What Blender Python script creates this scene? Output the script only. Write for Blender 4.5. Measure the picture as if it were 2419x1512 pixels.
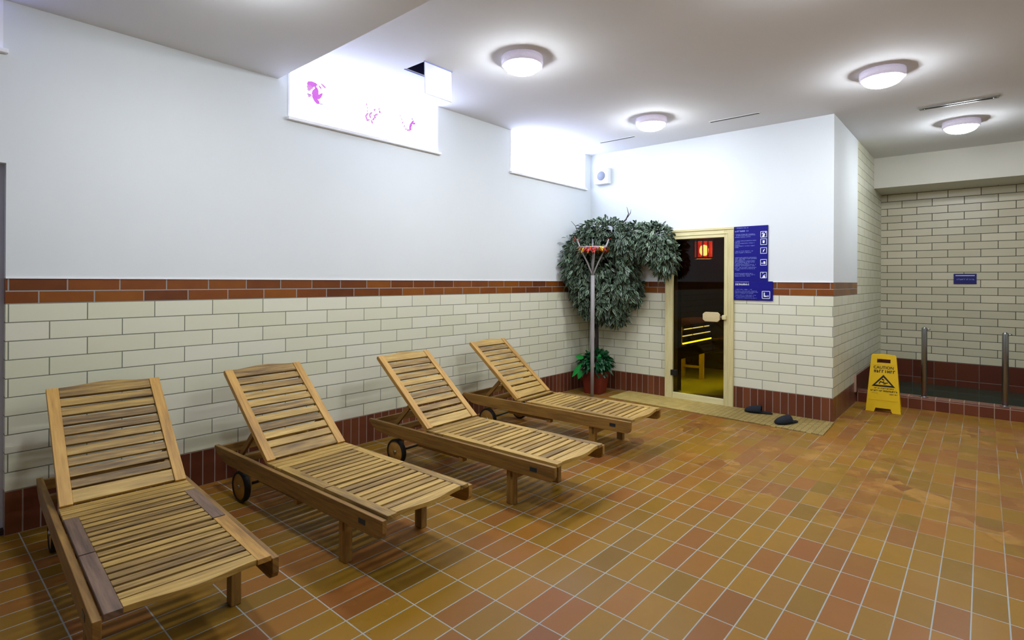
import bpy, bmesh, math, random
from mathutils import Vector, Matrix, Euler
PI = math.pi
for o in list(bpy.data.objects):
    bpy.data.objects.remove(o)
C = bpy.context.scene.collection
sc = bpy.context.scene
# ------------------------------------------------------------------ camera, world, exposure
F_PX, YAW, HORIZON, ROLL = 1278.2, 0.7178, 663.27, 0.0051
cam_d = bpy.data.cameras.new('camera')
cam = bpy.data.objects.new('camera', cam_d); C.objects.link(cam)
cam_d.sensor_width = 36; cam_d.lens = 36 * F_PX / 2419
cam_d.shift_y = -(756 - HORIZON) / 2419
cam_d.clip_start = 0.05; cam_d.clip_end = 60
cam.matrix_world = (Matrix.Translation((0, 0, 1.48)) @ Matrix.Rotation(YAW - PI / 2, 4, 'Z')
                    @ Matrix.Rotation(PI / 2, 4, 'X') @ Matrix.Rotation(ROLL, 4, 'Z'))
sc.camera = cam
w = bpy.data.worlds.new('world'); sc.world = w; w.use_nodes = True
w.node_tree.nodes['Background'].inputs[0].default_value = (0.6, 0.7, 1, 1)
w.node_tree.nodes['Background'].inputs[1].default_value = 0.3
sc.view_settings.view_transform = 'Standard'; sc.view_settings.look = 'None'
sc.view_settings.gamma = 1; sc.view_settings.use_curve_mapping = False
sc.view_settings.exposure = 1.45
LAMP_E = 50.0        # ceiling lamp domes
WIN_E = 3.1          # daylight through the frosted windows

# ------------------------------------------------------------------ helpers
def lin(c):
    return tuple(((v / 255) / 12.92 if v / 255 <= 0.04045 else ((v / 255 + 0.055) / 1.055) ** 2.4) for v in c) + (1,)
def tag(o, label=None, cat=None, group=None, kind=None):
    if label: o['label'] = label
    if cat: o['category'] = cat
    if group: o['group'] = group
    if kind: o['kind'] = kind
    return o
def thing(name, label, cat, loc=(0, 0, 0), rz=0, group=None):
    o = bpy.data.objects.new(name, None); C.objects.link(o)
    o.location = loc; o.rotation_euler = (0, 0, rz); o.empty_display_size = 0.1
    return tag(o, label, cat, group)
class MB:
    """collects boxes, prisms, tubes and leaves; build() links them as one mesh"""
    def __init__(s): s.v = []; s.f = []; s.uv = []; s.t = []; s.sm = []; s.mi = []; s.cur = 0
    def face(s, idx, uvs=None, tint=0.5, smooth=False):
        s.f.append(idx); s.uv.append(uvs or [(0, 0)] * len(idx)); s.t.append(tint); s.sm.append(smooth); s.mi.append(s.cur)
    def box(s, lo, hi, M=None, grain=0, tint=None):
        tint = random.random() if tint is None else tint
        ou, ov = random.random() * 20, random.random() * 20
        co = [(x, y, z) for z in (lo[2], hi[2]) for y in (lo[1], hi[1]) for x in (lo[0], hi[0])]
        b = len(s.v)
        for p in co:
            q = Vector(p); s.v.append(tuple(M @ q) if M else tuple(q))
        for f in ((0, 2, 3, 1), (4, 5, 7, 6), (0, 1, 5, 4), (2, 6, 7, 3), (0, 4, 6, 2), (1, 3, 7, 5)):
            s.face([b + i for i in f], [(co[i][grain] + ou, sum(co[i][k] for k in range(3) if k != grain) + ov) for i in f], tint)
    def prism(s, prof, axis, a, b_, M=None, tint=None, grain=None, smooth=False):
        """prof: ccw list of 2D points in the two other axes; extruded from a to b_ along axis"""
        tint = random.random() if tint is None else tint
        ou, ov = random.random() * 20, random.random() * 20
        oth = [k for k in range(3) if k != axis]; n = len(prof); base = len(s.v); co = []
        for e in (a, b_):
            for p in prof:
                q = [0, 0, 0]; q[axis] = e; q[oth[0]] = p[0]; q[oth[1]] = p[1]; co.append(q)
        for q in co:
            q = Vector(q); s.v.append(tuple(M @ q) if M else tuple(q))
        g = oth[0] if grain is None else grain
        U = lambda i: (co[i][g] + ou, sum(co[i][k] for k in range(3) if k != g) + ov)
        flip = axis == 1
        A = list(range(n)); B = list(range(n, 2 * n))
        fa = A[::-1]; fb = B
        if flip: fa, fb = fa[::-1], fb[::-1]
        for f in (fa, fb): s.face([base + i for i in f], [U(i) for i in f], tint)
        for i in range(n):
            j = (i + 1) % n; f = [i, j, n + j, n + i]
            if flip: f = f[::-1]
            s.face([base + k for k in f], [U(k) for k in f], tint, smooth)
    def tube(s, pts, rad, seg=10, tint=None, cap=True, smooth=True):
        tint = random.random() if tint is None else tint
        pts = [Vector(p) for p in pts]; n = len(pts)
        if not hasattr(rad, '__len__'): rad = [rad] * n
        base = len(s.v); d = 0; ou = random.random() * 9
        up = Vector((0, 0, 1)); t0 = (pts[1] - pts[0]).normalized()
        side = t0.cross(up)
        if side.length < 0.05: side = t0.cross(Vector((1, 0, 0)))
        side.normalize(); L = []
        for i, p in enumerate(pts):
            t = (pts[min(i + 1, n - 1)] - pts[max(i - 1, 0)]).normalized()
            side = (side - t * side.dot(t)).normalized(); bn = t.cross(side)
            if i: d += (p - pts[i - 1]).length
            L.append(d)
            for k in range(seg):
                a = 2 * PI * k / seg
                s.v.append(tuple(p + (side * math.cos(a) + bn * math.sin(a)) * rad[i]))
        for i in range(n - 1):
            for k in range(seg):
                k2 = (k + 1) % seg
                r = 2 * PI * rad[i] / seg
                s.face([base + i * seg + k, base + i * seg + k2, base + (i + 1) * seg + k2, base + (i + 1) * seg + k],
                       [(L[i] + ou, k * r), (L[i] + ou, k * r + r), (L[i + 1] + ou, k * r + r), (L[i + 1] + ou, k * r)], tint, smooth)
        if cap:
            s.face([base + k for k in range(seg)][::-1], None, tint)
            s.face([base + (n - 1) * seg + k for k in range(seg)], None, tint)
    def lathe(s, prof, c=(0, 0, 0), seg=40, axis=2, tint=0.5, smooth=True, M=None, cap=True):
        """prof: (r, h) list"""
        base = len(s.v); n = len(prof)
        for (r, h) in prof:
            for k in range(seg):
                a = 2 * PI * k / seg; x, y = r * math.cos(a), r * math.sin(a)
                q = {2: (x, y, h), 0: (h, x, y), 1: (y, h, x)}[axis]
                q = Vector(q) + Vector(c); s.v.append(tuple(M @ q) if M else tuple(q))
        for i in range(n - 1):
            for k in range(seg):
                k2 = (k + 1) % seg
                ids = [base + i * seg + k, base + i * seg + k2, base + (i + 1) * seg + k2, base + (i + 1) * seg + k]
                s.face(ids, [(k / seg, prof[i][1]), ((k + 1) / seg, prof[i][1]), ((k + 1) / seg, prof[i + 1][1]), (k / seg, prof[i + 1][1])], tint, smooth)
        if not cap: return
        s.face([base + k for k in range(seg)][::-1], None, tint); s.face([base + (n - 1) * seg + k for k in range(seg)], None, tint)
    def build(s, name, mats, parent=None, bevel=0, recalc=False):
        me = bpy.data.meshes.new(name)
        me.from_pydata(s.v, [], s.f)
        uv = me.uv_layers.new(name='UVMap'); at = me.attributes.new('tint', 'FLOAT', 'FACE')
        i = 0
        for pi, p in enumerate(me.polygons):
            p.use_smooth = s.sm[pi]; p.material_index = s.mi[pi]
            at.data[pi].value = s.t[pi]
            for u in s.uv[pi]: uv.data[i].uv = u; i += 1
        if recalc:
            bm = bmesh.new(); bm.from_mesh(me); bmesh.ops.recalc_face_normals(bm, faces=bm.faces); bm.to_mesh(me); bm.free()
        me.update()
        o = bpy.data.objects.new(name, me); C.objects.link(o)
        for m in (mats if isinstance(mats, (list, tuple)) else [mats]): me.materials.append(m)
        if parent: o.parent = parent
        if bevel:
            b = o.modifiers.new('bevel', 'BEVEL'); b.width = bevel; b.segments = 2; b.limit_method = 'ANGLE'; b.angle_limit = 0.6
        return o
def copy_tree(o, parent=None):
    c = o.copy(); C.objects.link(c); c.parent = parent
    for ch in [x for x in bpy.data.objects if x.parent == o]: copy_tree(ch, c)
    return c

# ------------------------------------------------------------------ material helpers
class NT:
    def __init__(s, name):
        s.m = bpy.data.materials.new(name); s.m.use_nodes = True; s.t = s.m.node_tree; s.t.nodes.clear()
        s.out = s.n('ShaderNodeOutputMaterial'); s.b = s.n('ShaderNodeBsdfPrincipled'); s.l(s.b.outputs[0], s.out.inputs[0])
    def n(s, t, **k):
        x = s.t.nodes.new(t)
        for a, v in k.items(): setattr(x, a, v)
        return x
    def l(s, a, b): s.t.links.new(a, b)
    def put(s, sock, v):
        if isinstance(v, bpy.types.NodeSocket): s.l(v, sock)
        elif isinstance(v, tuple) and len(v) == 3 and sock.type == 'RGBA': sock.default_value = v + (1,)
        else: sock.default_value = v
    def math(s, op, a, b=0.0, c=0.0):
        x = s.n('ShaderNodeMath', operation=op)
        s.put(x.inputs[0], a); s.put(x.inputs[1], b); s.put(x.inputs[2], c); return x.outputs[0]
    def mix(s, f, a, b):
        x = s.n('ShaderNodeMix', data_type='RGBA'); s.put(x.inputs[0], f); s.put(x.inputs[6], a); s.put(x.inputs[7], b); return x.outputs[2]
    def mixf(s, f, a, b):
        x = s.n('ShaderNodeMix', data_type='FLOAT'); s.put(x.inputs[0], f); s.put(x.inputs[2], a); s.put(x.inputs[3], b); return x.outputs[0]
    def noise(s, vec, scale, detail=3, rough=0.5, dim='3D'):
        x = s.n('ShaderNodeTexNoise', noise_dimensions=dim); x.inputs['Scale'].default_value = scale
        x.inputs['Detail'].default_value = detail; x.inputs['Roughness'].default_value = rough
        if vec: s.l(vec, x.inputs['Vector'])
        return x.outputs[0]
    def ramp(s, f, stops, interp='LINEAR'):
        x = s.n('ShaderNodeValToRGB'); cr = x.color_ramp; cr.interpolation = interp
        while len(cr.elements) < len(stops): cr.elements.new(0.5)
        for e, (p, c) in zip(cr.elements, stops): e.position = p; e.color = c
        s.put(x.inputs[0], f); return x.outputs[0]
    def comb(s, x, y, z=0.0):
        c = s.n('ShaderNodeCombineXYZ')
        for i, v in enumerate((x, y, z)): s.put(c.inputs[i], v)
        return c.outputs[0]
    def sep(s, v):
        c = s.n('ShaderNodeSeparateXYZ'); s.l(v, c.inputs[0]); return c.outputs
    def pos(s): return s.n('ShaderNodeNewGeometry').outputs['Position']
    def attr(s, name): return s.n('ShaderNodeAttribute', attribute_name=name).outputs['Fac']
    def bump(s, h, strength=0.3, dist=0.005):
        x = s.n('ShaderNodeBump'); x.inputs['Strength'].default_value = strength; x.inputs['Distance'].default_value = dist
        s.l(h, x.inputs['Height']); s.l(x.outputs[0], s.b.inputs['Normal'])
    def set(s, **k):
        for a, v in k.items(): s.put(s.b.inputs[a.replace('_', ' ')], v)
        return s.m
    def tiles(s, u, v, pu, pv, ou, ov, grout, stagger=0.0):
        """returns grout mask (1 on the joint), random 0..1 per tile, cell vector"""
        vv = s.math('DIVIDE', s.math('SUBTRACT', v, ov), pv); row = s.math('FLOOR', vv)
        odd = s.math('FLOORED_MODULO', row, 2.0)
        uu = s.math('ADD', s.math('DIVIDE', s.math('SUBTRACT', u, ou), pu), s.math('MULTIPLY', odd, stagger))
        col = s.math('FLOOR', uu)
        fu = s.math('SUBTRACT', uu, col); fv = s.math('SUBTRACT', vv, row)
        du = s.math('MULTIPLY', s.math('MINIMUM', fu, s.math('SUBTRACT', 1.0, fu)), pu)
        dv = s.math('MULTIPLY', s.math('MINIMUM', fv, s.math('SUBTRACT', 1.0, fv)), pv)
        d = s.math('MINIMUM', du, dv)
        mr = s.n('ShaderNodeMapRange', interpolation_type='SMOOTHSTEP'); s.l(d, mr.inputs[0])
        mr.inputs[1].default_value = grout * 0.35; mr.inputs[2].default_value = grout * 0.65; mr.inputs[3].default_value = 1; mr.inputs[4].default_value = 0
        wn = s.n('ShaderNodeTexWhiteNoise', noise_dimensions='2D'); s.l(s.comb(col, row), wn.inputs['Vector'])
        return mr.outputs[0], wn.outputs['Value'], wn.outputs['Color'], d

def simple(name, c, rough=0.5, metal=0.0, spec=0.4, noise=0.0, nscale=8, coat=0):
    t = NT(name); c = lin(c)
    if noise:
        f = t.noise(t.pos(), nscale, 4)
        d = tuple(v * (1 - noise) for v in c[:3]) + (1,)
        l = tuple(min(1, v * (1 + noise)) for v in c[:3]) + (1,)
        t.set(Base_Color=t.mix(f, d, l))
    else: t.set(Base_Color=c)
    t.set(Roughness=rough, Metallic=metal, Coat_Weight=coat); t.b.inputs['Specular IOR Level'].default_value = spec
    return t.m
def emit(name, c, strength):
    t = NT(name); t.set(Base_Color=(0.8, 0.8, 0.8, 1), Emission_Color=lin(c), Emission_Strength=strength); return t.m

def wood(name, stops, rough=0.55, grain=1.0, coat=0.0):
    t = NT(name)
    uv = t.n('ShaderNodeTexCoord').outputs['UV']; x, y, z = t.sep(uv)
    v = t.comb(t.math('MULTIPLY', x, 4.0 * grain), t.math('MULTIPLY', y, 60.0 * grain))
    f1 = t.noise(v, 1.0, 5, 0.65, '2D'); v2 = t.comb(t.math('MULTIPLY', x, 2.0), t.math('MULTIPLY', y, 14.0))
    f2 = t.noise(v2, 1.0, 3, 0.5, '2D')
    tn = t.attr('tint')
    f = t.math('ADD', t.math('MULTIPLY', t.math('SUBTRACT', f1, 0.5), 1.1), t.math('MULTIPLY', t.math('SUBTRACT', f2, 0.5), 0.7))
    f = t.math('ADD', f, t.math('ADD', 0.3, t.math('MULTIPLY', tn, 0.5)))
    col = t.ramp(f, stops)
    t.set(Base_Color=col, Roughness=rough, Coat_Weight=coat); t.bump(f1, 0.25, 0.002)
    return t.m

# ------------------------------------------------------------------ materials
def wall_material(name, pu, ou1, ou2, axis, alt_x=None):
    """paint above, two brown courses, ten cream courses, brown skirting; u runs along the wall"""
    t = NT(name); X, Y, Z = t.sep(t.pos()); u = X if axis == 'x' else Y
    P = t.pos()
    blot = t.noise(P, 1.3, 4)
    # cream
    g, r, rc, d = t.tiles(u, Z, pu, 0.1078, ou1, 0.2536, 0.0056, 0.5)
    cream = t.mix(r, lin((216, 217, 190)), lin((226, 225, 206)))
    cream = t.mix(t.math('MULTIPLY', blot, 0.35), cream, lin((204, 206, 176)))
    cream = t.mix(g, cream, lin((118, 120, 104)))
    # brown band
    g2, r2, rc2, d2 = t.tiles(u, Z, 0.266 if axis == 'x' else 0.262, 0.0742, ou2, 1.332, 0.007, 0.5)
    pn = t.noise(P, 9, 3)
    brown = t.ramp(t.math('ADD', t.math('MULTIPLY', r2, 0.6), t.math('MULTIPLY', pn, 0.4)),
                   [(0.15, lin((92, 46, 20))), (0.5, lin((120, 64, 22))), (0.85, lin((138, 80, 22)))])
    brown = t.mix(g2, brown, lin((150, 145, 140)))
    # skirting
    g3, r3, rc3, d3 = t.tiles(u, Z, 0.0805, 0.2536, 0.022, 0.0, 0.007, 0.0)
    sk = t.ramp(r3, [(0, lin((92, 48, 32))), (0.5, lin((104, 56, 37))), (1, lin((116, 66, 42)))])
    sk = t.mix(g3, sk, lin((150, 130, 118)))
    paint = t.mix(t.noise(P, 2.0, 4), lin((217, 223, 224)), lin((223, 228, 229)))
    isp = t.math('GREATER_THAN', Z, 1.480); isb = t.math('GREATER_THAN', Z, 1.332); isc = t.math('GREATER_THAN', Z, 0.2536)
    if alt_x is not None:
        far = t.math('GREATER_THAN', X, alt_x)
        near = t.math('SUBTRACT', 1.0, far)
        isp = t.math('MULTIPLY', isp, near); isb = t.math('MULTIPLY', isb, near)
        isc = t.math('GREATER_THAN', Z, t.math('ADD', 0.2536, t.math('MULTIPLY', far, 0.09)))
    col = t.mix(isc, sk, cream); col = t.mix(isb, col, brown); col = t.mix(isp, col, paint)
    gm = t.mixf(isc, g3, g); gm = t.mixf(isb, gm, g2); gm = t.math('MULTIPLY', gm, t.math('SUBTRACT', 1.0, isp))
    ro = t.mixf(gm, t.mixf(isc, 0.3, 0.3), 0.8); ro = t.mixf(isp, ro, 0.85)
    t.set(Base_Color=col, Roughness=ro); t.b.inputs['Specular IOR Level'].default_value = 0.4
    t.bump(t.math('SUBTRACT', 1.0, gm), 0.5, 0.003)
    return t.m
M_WX = wall_material('tiled wall along x', 0.364, 0.621 - 0.0, 0.572, 'x', alt_x=7.95)
M_WY = wall_material('tiled wall along y', 0.350, 0.155, 0.05, 'y')

def pool_wall_material():
    t = NT('pool wall tiles'); X, Y, Z = t.sep(t.pos()); P = t.pos()
    g, r, rc, d = t.tiles(Y, Z, 0.36, 0.1078, 0.04, 0.34, 0.008, 0.5)
    c = t.mix(r, lin((206, 200, 172)), lin((226, 219, 192))); c = t.mix(t.math('MULTIPLY', t.noise(P, 2, 3), 0.4), c, lin((186, 180, 150)))
    c = t.mix(g, c, lin((84, 82, 68)))
    g2, r2, rc2, d2 = t.tiles(Y, Z, 0.25, 0.25, 0.05, 0.09, 0.009, 0.0)
    b = t.mix(r2, lin((84, 38, 24)), lin((102, 50, 30))); b = t.mix(g2, b, lin((110, 90, 80)))
    z = t.math('GREATER_THAN', Z, 0.34); gm = t.mixf(z, g2, g)
    t.set(Base_Color=t.mix(z, b, c), Roughness=t.mixf(gm, 0.3, 0.8)); t.bump(t.math('SUBTRACT', 1.0, gm), 0.6, 0.003)
    return t.m
M_POOLWALL = pool_wall_material()

def floor_material():
    t = NT('quarry tile floor'); X, Y, Z = t.sep(t.pos()); P = t.pos()
    g, r, rc, d = t.tiles(X, Y, 0.2708, 0.1277, 1.571, 0.0385, 0.0056, 0.0)
    cr, cg, cb = t.sep(rc)
    big = t.noise(P, 0.55, 3); f = t.math('ADD', t.math('MULTIPLY', r, 0.62), t.math('MULTIPLY', big, 0.38))
    col = t.ramp(f, [(0.08, lin((112, 86, 16))), (0.3, lin((144, 106, 25))), (0.5, lin((148, 108, 27))), (0.6, lin((148, 99, 31))), (0.76, lin((142, 88, 38))), (0.94, lin((122, 70, 38)))])
    col = t.mix(t.math('MULTIPLY', cb, 0.35), col, lin((112, 84, 42)))
    # mottling inside the tiles and worn dirty patches
    mot = t.noise(P, 14, 5, 0.6); col = t.mix(t.math('MULTIPLY', mot, 0.25), col, lin((100, 72, 30)))
    st = t.noise(P, 2.6, 6, 0.62)
    stm = t.ramp(st, [(0.50, (0, 0, 0, 1)), (0.60, (1, 1, 1, 1))])
    vor = t.n('ShaderNodeTexVoronoi'); vor.inputs['Scale'].default_value = 7.5; t.l(P, vor.inputs['Vector'])
    chip = t.mix(t.sep(vor.outputs['Color'])[0], lin((112, 66, 30)), lin((170, 124, 58)))
    worn = t.math('MULTIPLY', t.ramp(X, [(0.0, (0, 0, 0, 1)), (1, (1, 1, 1, 1))]), 1.0)
    wm = t.n('ShaderNodeMapRange', interpolation_type='SMOOTHSTEP'); t.l(X, wm.inputs[0])
    for i, v in ((1, 3.2), (2, 4.6), (3, 0.0), (4, 1.0)): wm.inputs[i].default_value = v
    wy = t.n('ShaderNodeMapRange', interpolation_type='SMOOTHSTEP'); t.l(Y, wy.inputs[0])
    for i, v in ((1, 3.3), (2, 2.2), (3, 0.0), (4, 1.0)): wy.inputs[i].default_value = v
    area = t.math('MULTIPLY', wm.outputs[0], wy.outputs[0])
    m2 = t.math('MULTIPLY', t.math('MULTIPLY', stm, area), 0.75)
    col = t.mix(m2, col, chip)
    # joints: clean in front, filled and worn further back
    jn = t.noise(P, 3.0, 3); jm = t.math('MULTIPLY', g, t.math('SUBTRACT', 1.0, t.math('MULTIPLY', area, t.ramp(jn, [(0.35, (0.35, 0.35, 0.35, 1)), (0.6, (1, 1, 1, 1))]))))
    gc = t.mix(t.noise(P, 5, 2), lin((168, 166, 152)), lin((144, 152, 156)))
    col = t.mix(jm, col, gc)
    ro = t.ramp(t.noise(P, 1.7, 5), [(0.3, (0.26, 0.26, 0.26, 1)), (0.65, (0.46, 0.46, 0.46, 1))])
    ro = t.mixf(jm, ro, 0.7)
    t.set(Base_Color=col, Roughness=ro); t.b.inputs['Specular IOR Level'].default_value = 0.16
    h = t.math('ADD', t.math('SUBTRACT', 1.0, g), t.math('MULTIPLY', t.noise(P, 22, 3), 0.12)); t.bump(h, 0.35, 0.003)
    return t.m
M_FLOOR = floor_material()
M_CEIL = simple('ceiling paint', (222, 223, 224), 0.9, noise=0.03, nscale=1.5)
M_PAINT = simple('wall paint', (224, 227, 229), 0.85, noise=0.02)
M_TRIM = simple('white trim', (240, 240, 242), 0.5)
M_LAV = simple('lavender door paint', (222, 226, 244), 0.5)
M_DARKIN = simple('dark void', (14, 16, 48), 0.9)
TEAK = wood('weathered teak', [(0.0, lin((76, 56, 28))), (0.3, lin((124, 96, 46))), (0.55, lin((160, 128, 62))), (0.8, lin((182, 148, 74))), (1.0, lin((198, 166, 92)))])
TEAK_O = wood('golden teak', [(0.0, lin((112, 78, 36))), (0.4, lin((152, 112, 50))), (0.7, lin((182, 138, 62))), (1.0, lin((200, 156, 78)))])
TEAK_D = wood('greyed teak', [(0.0, lin((70, 54, 44))), (0.5, lin((112, 88, 70))), (1.0, lin((140, 112, 88)))])
TEAK_B = wood('brown teak rail', [(0.0, lin((92, 64, 26))), (0.5, lin((136, 100, 42))), (1.0, lin((168, 128, 58)))])
M_PALE = wood('pale pine', [(0.0, lin((196, 184, 128))), (0.5, lin((214, 204, 150))), (1.0, lin((226, 218, 170)))], 0.5)
M_RUB = simple('black rubber', (22, 22, 24), 0.6)
M_BLACK = simple('black metal', (26, 24, 24), 0.4)
M_STEEL = simple('brushed steel', (150, 152, 154), 0.28, metal=1.0)
M_YEL = simple('yellow plastic', (238, 196, 10), 0.35, noise=0.04)
M_BLK = simple('black print', (24, 18, 10), 0.5)
M_BLUE = simple('blue sign', (16, 14, 122), 0.5, spec=0.2)
M_NAVY = simple('navy plate', (22, 24, 110), 0.35)
M_PRINT = simple('pale print', (150, 165, 235), 0.5)
M_PRINTW = simple('white print', (235, 240, 250), 0.5)
M_POT = simple('terracotta plastic', (112, 36, 18), 0.55, noise=0.08)
M_SOIL = simple('dark soil', (40, 28, 20), 0.95)
M_BARK = simple('dark bark', (52, 46, 44), 0.85, noise=0.5, nscale=30)
M_GREY = simple('grey white painted pole', (160, 156, 156), 0.5, noise=0.08, nscale=12)
M_PIPE = simple('white pipe', (225, 225, 222), 0.4)
M_PLAST = simple('white plastic', (232, 234, 236), 0.4)
M_PANEL = simple('white hatch panel', (226, 228, 234), 0.25)
M_RED = simple('red petals', (190, 50, 34), 0.6); M_ORG = simple('orange petals', (220, 140, 40), 0.6)
M_SLIP = simple('black felt', (20, 26, 34), 0.9, noise=0.3, nscale=60)
M_GLOW = emit('frosted lamp glass', (242, 247, 255), LAMP_E)
M_WIN = emit('daylit frosted glass', (206, 216, 255), WIN_E)
M_WIN0 = emit('daylit blue glass', (150, 160, 255), 1.6)
def backlit(name, c, e):
    t = NT(name); t.set(Base_Color=(0.04, 0.015, 0.05, 1), Roughness=0.8, Emission_Color=lin(c), Emission_Strength=e); return t.m
M_PINK = backlit('backlit pink petals', (214, 110, 230), 0.36)
M_PINKP = backlit('backlit pale petals', (216, 150, 220), 0.38)
M_DECAL_DK = backlit('backlit violet stems', (150, 110, 190), 0.34)
M_YGAPGLOW = emit('yellow glow strip', (240, 220, 40), 5.0)  # emission stands in for light coming through the bench gaps
M_WGAPGLOW = emit('pale glow strip', (235, 235, 190), 1.6)  # same stand-in for the two paler lit gaps
M_YLED2 = emit('green yellow glow strip', (236, 244, 20), 45.0)
M_BULB = emit('red lamp bulb', (255, 200, 190), 40.0)
def redglass():
    t = NT('red lantern glass'); tr = t.n('ShaderNodeBsdfTransparent'); tr.inputs[0].default_value = (0.95, 0.45, 0.35, 1)
    e = t.n('ShaderNodeEmission'); e.inputs[0].default_value = lin((255, 60, 30)); e.inputs[1].default_value = 0.9
    mx = t.n('ShaderNodeMixShader'); mx.inputs[0].default_value = 0.35; t.l(tr.outputs[0], mx.inputs[1]); t.l(e.outputs[0], mx.inputs[2]); t.l(mx.outputs[0], t.out.inputs[0]); return t.m
M_REDG = redglass()
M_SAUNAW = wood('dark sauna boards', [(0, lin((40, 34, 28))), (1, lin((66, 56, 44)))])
M_SBENCH = wood('sauna bench wood', [(0, lin((120, 96, 52))), (1, lin((170, 140, 84)))])
M_SFLOOR = simple('olive sauna floor', (136, 130, 40), 0.4, noise=0.2)

def lampbase():
    t = NT('prismatic lamp ring'); t.set(Base_Color=lin((214, 208, 222)), Roughness=0.25)
    v = t.n('ShaderNodeTexVoronoi'); v.inputs['Scale'].default_value = 120; t.l(t.pos(), v.inputs['Vector']); t.bump(v.outputs[0], 0.6, 0.004)
    t.set(Emission_Color=lin((225, 215, 240)), Emission_Strength=0.10); return t.m
M_LRING = lampbase()
def water():
    t = NT('dark green water'); n = t.noise(t.pos(), 6, 3)
    t.set(Base_Color=t.mix(n, (0.006, 0.045, 0.028, 1), (0.009, 0.06, 0.04, 1)), Roughness=0.06); t.bump(n, 0.12, 0.02)
    t.b.inputs['Specular IOR Level'].default_value = 0.5; return t.m
M_WATER = water()
def glass():
    t = NT('bronze door glass'); tr = t.n('ShaderNodeBsdfTransparent'); tr.inputs[0].default_value = (0.46, 0.40, 0.25, 1)
    gl = t.n('ShaderNodeBsdfGlossy'); gl.inputs['Roughness'].default_value = 0.02; gl.inputs[0].default_value = (0.7, 0.7, 0.8, 1)
    fr = t.n('ShaderNodeFresnel'); fr.inputs[0].default_value = 1.35
    mx = t.n('ShaderNodeMixShader'); t.l(fr.outputs[0], mx.inputs[0]); t.l(tr.outputs[0], mx.inputs[1]); t.l(gl.outputs[0], mx.inputs[2])
    t.l(mx.outputs[0], t.out.inputs[0]); return t.m
M_GLASS = glass()
def mat_weave():
    t = NT('woven straw mat'); X, Y, Z = t.sep(t.pos())
    g, r, rc, d = t.tiles(X, Y, 0.055, 0.055, 0.0, 0.0, 0.010, 0.0)
    cx = t.math('FLOOR', t.math('DIVIDE', X, 0.055)); cy = t.math('FLOOR', t.math('DIVIDE', Y, 0.055))
    par = t.math('FLOORED_MODULO', t.math('ADD', cx, cy), 2.0)
    s1 = t.math('SINE', t.math('MULTIPLY', X, 2 * PI / 0.0138)); s2 = t.math('SINE', t.math('MULTIPLY', Y, 2 * PI / 0.0138))
    w_ = t.math('ADD', t.math('MULTIPLY', t.mixf(par, s1, s2), 0.5), 0.5)
    h = t.math('MULTIPLY', w_, t.math('SUBTRACT', 1.0, g))
    fade = t.n('ShaderNodeMapRange'); t.l(Y, fade.inputs[0])
    for i, v in ((1, 2.7), (2, 2.1), (3, 0.15), (4, 1.0)): fade.inputs[i].default_value = v
    base = t.mix(r, lin((178, 154, 82)), lin((196, 172, 100)))
    c = t.mix(t.math('MULTIPLY', t.math('SUBTRACT', 1.0, h), t.math('MULTIPLY', fade.outputs[0], 0.85)), base, lin((104, 84, 38)))
    t.set(Base_Color=c, Roughness=0.75); t.bump(t.math('MULTIPLY', h, fade.outputs[0]), 0.8, 0.006); return t.m
M_MAT = mat_weave()
def leafmat(name, mid, edge, w0, w1):
    t = NT(name); uv = t.n('ShaderNodeTexCoord').outputs['UV']; x, y, z = t.sep(uv)
    e = t.math('ABSOLUTE', y); n = t.noise(t.pos(), 60, 2)
    m = t.ramp(t.math('ADD', e, t.math('MULTIPLY', t.math('SUBTRACT', n, 0.5), 0.35)), [(w0, (0, 0, 0, 1)), (w1, (1, 1, 1, 1))])
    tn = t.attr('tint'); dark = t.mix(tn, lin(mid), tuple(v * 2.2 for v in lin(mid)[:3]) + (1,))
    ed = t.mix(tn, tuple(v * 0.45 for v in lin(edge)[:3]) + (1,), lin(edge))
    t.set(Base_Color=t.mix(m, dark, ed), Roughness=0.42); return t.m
M_LEAF = leafmat('variegated leaves', (22, 46, 30), (178, 200, 166), 0.48, 0.84)
M_LEAF2 = leafmat('green leaves', (8, 58, 28), (40, 110, 62), 0.5, 1.0)
M_LEAF3 = leafmat('bright green leaf', (10, 110, 44), (30, 150, 60), 0.5, 1.0)

# ------------------------------------------------------------------ the setting
CZ = 3.26; SZ = 3.07; LY = 4.223; BX = 6.53; SY = 1.2
def boxes(name, mat, lst, kind='structure', bevel=0):
    m = MB()
    for lo, hi in lst: m.box(lo, hi, tint=0.5)
    return tag(m.build(name, mat, bevel=bevel), kind=kind)
boxes('floor', M_FLOOR, [((-3, -3, -0.1), (6.65, LY + 0.15, 0)), ((6.65, -3, -0.1), (8.0, SY, 0))])
boxes('floor_sauna', M_SFLOOR, [((6.65, SY + 0.12, -0.1), (9.3, LY, 0))])
Hx0, Hx1, Hy0, Hy1 = 2.84, 3.12, 3.435, 3.685
boxes('ceiling', M_CEIL, [((-3, -3, SZ), (2.004, LY + 0.15, 3.5)), ((2.004, -3, CZ), (9.275, Hy0, 3.5)),
      ((2.004, Hy1, CZ), (9.275, LY + 0.15, 3.5)), ((2.004, Hy0, CZ), (Hx0, Hy1, 3.5)), ((Hx1, Hy0, CZ), (9.275, Hy1, 3.5))])
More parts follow.
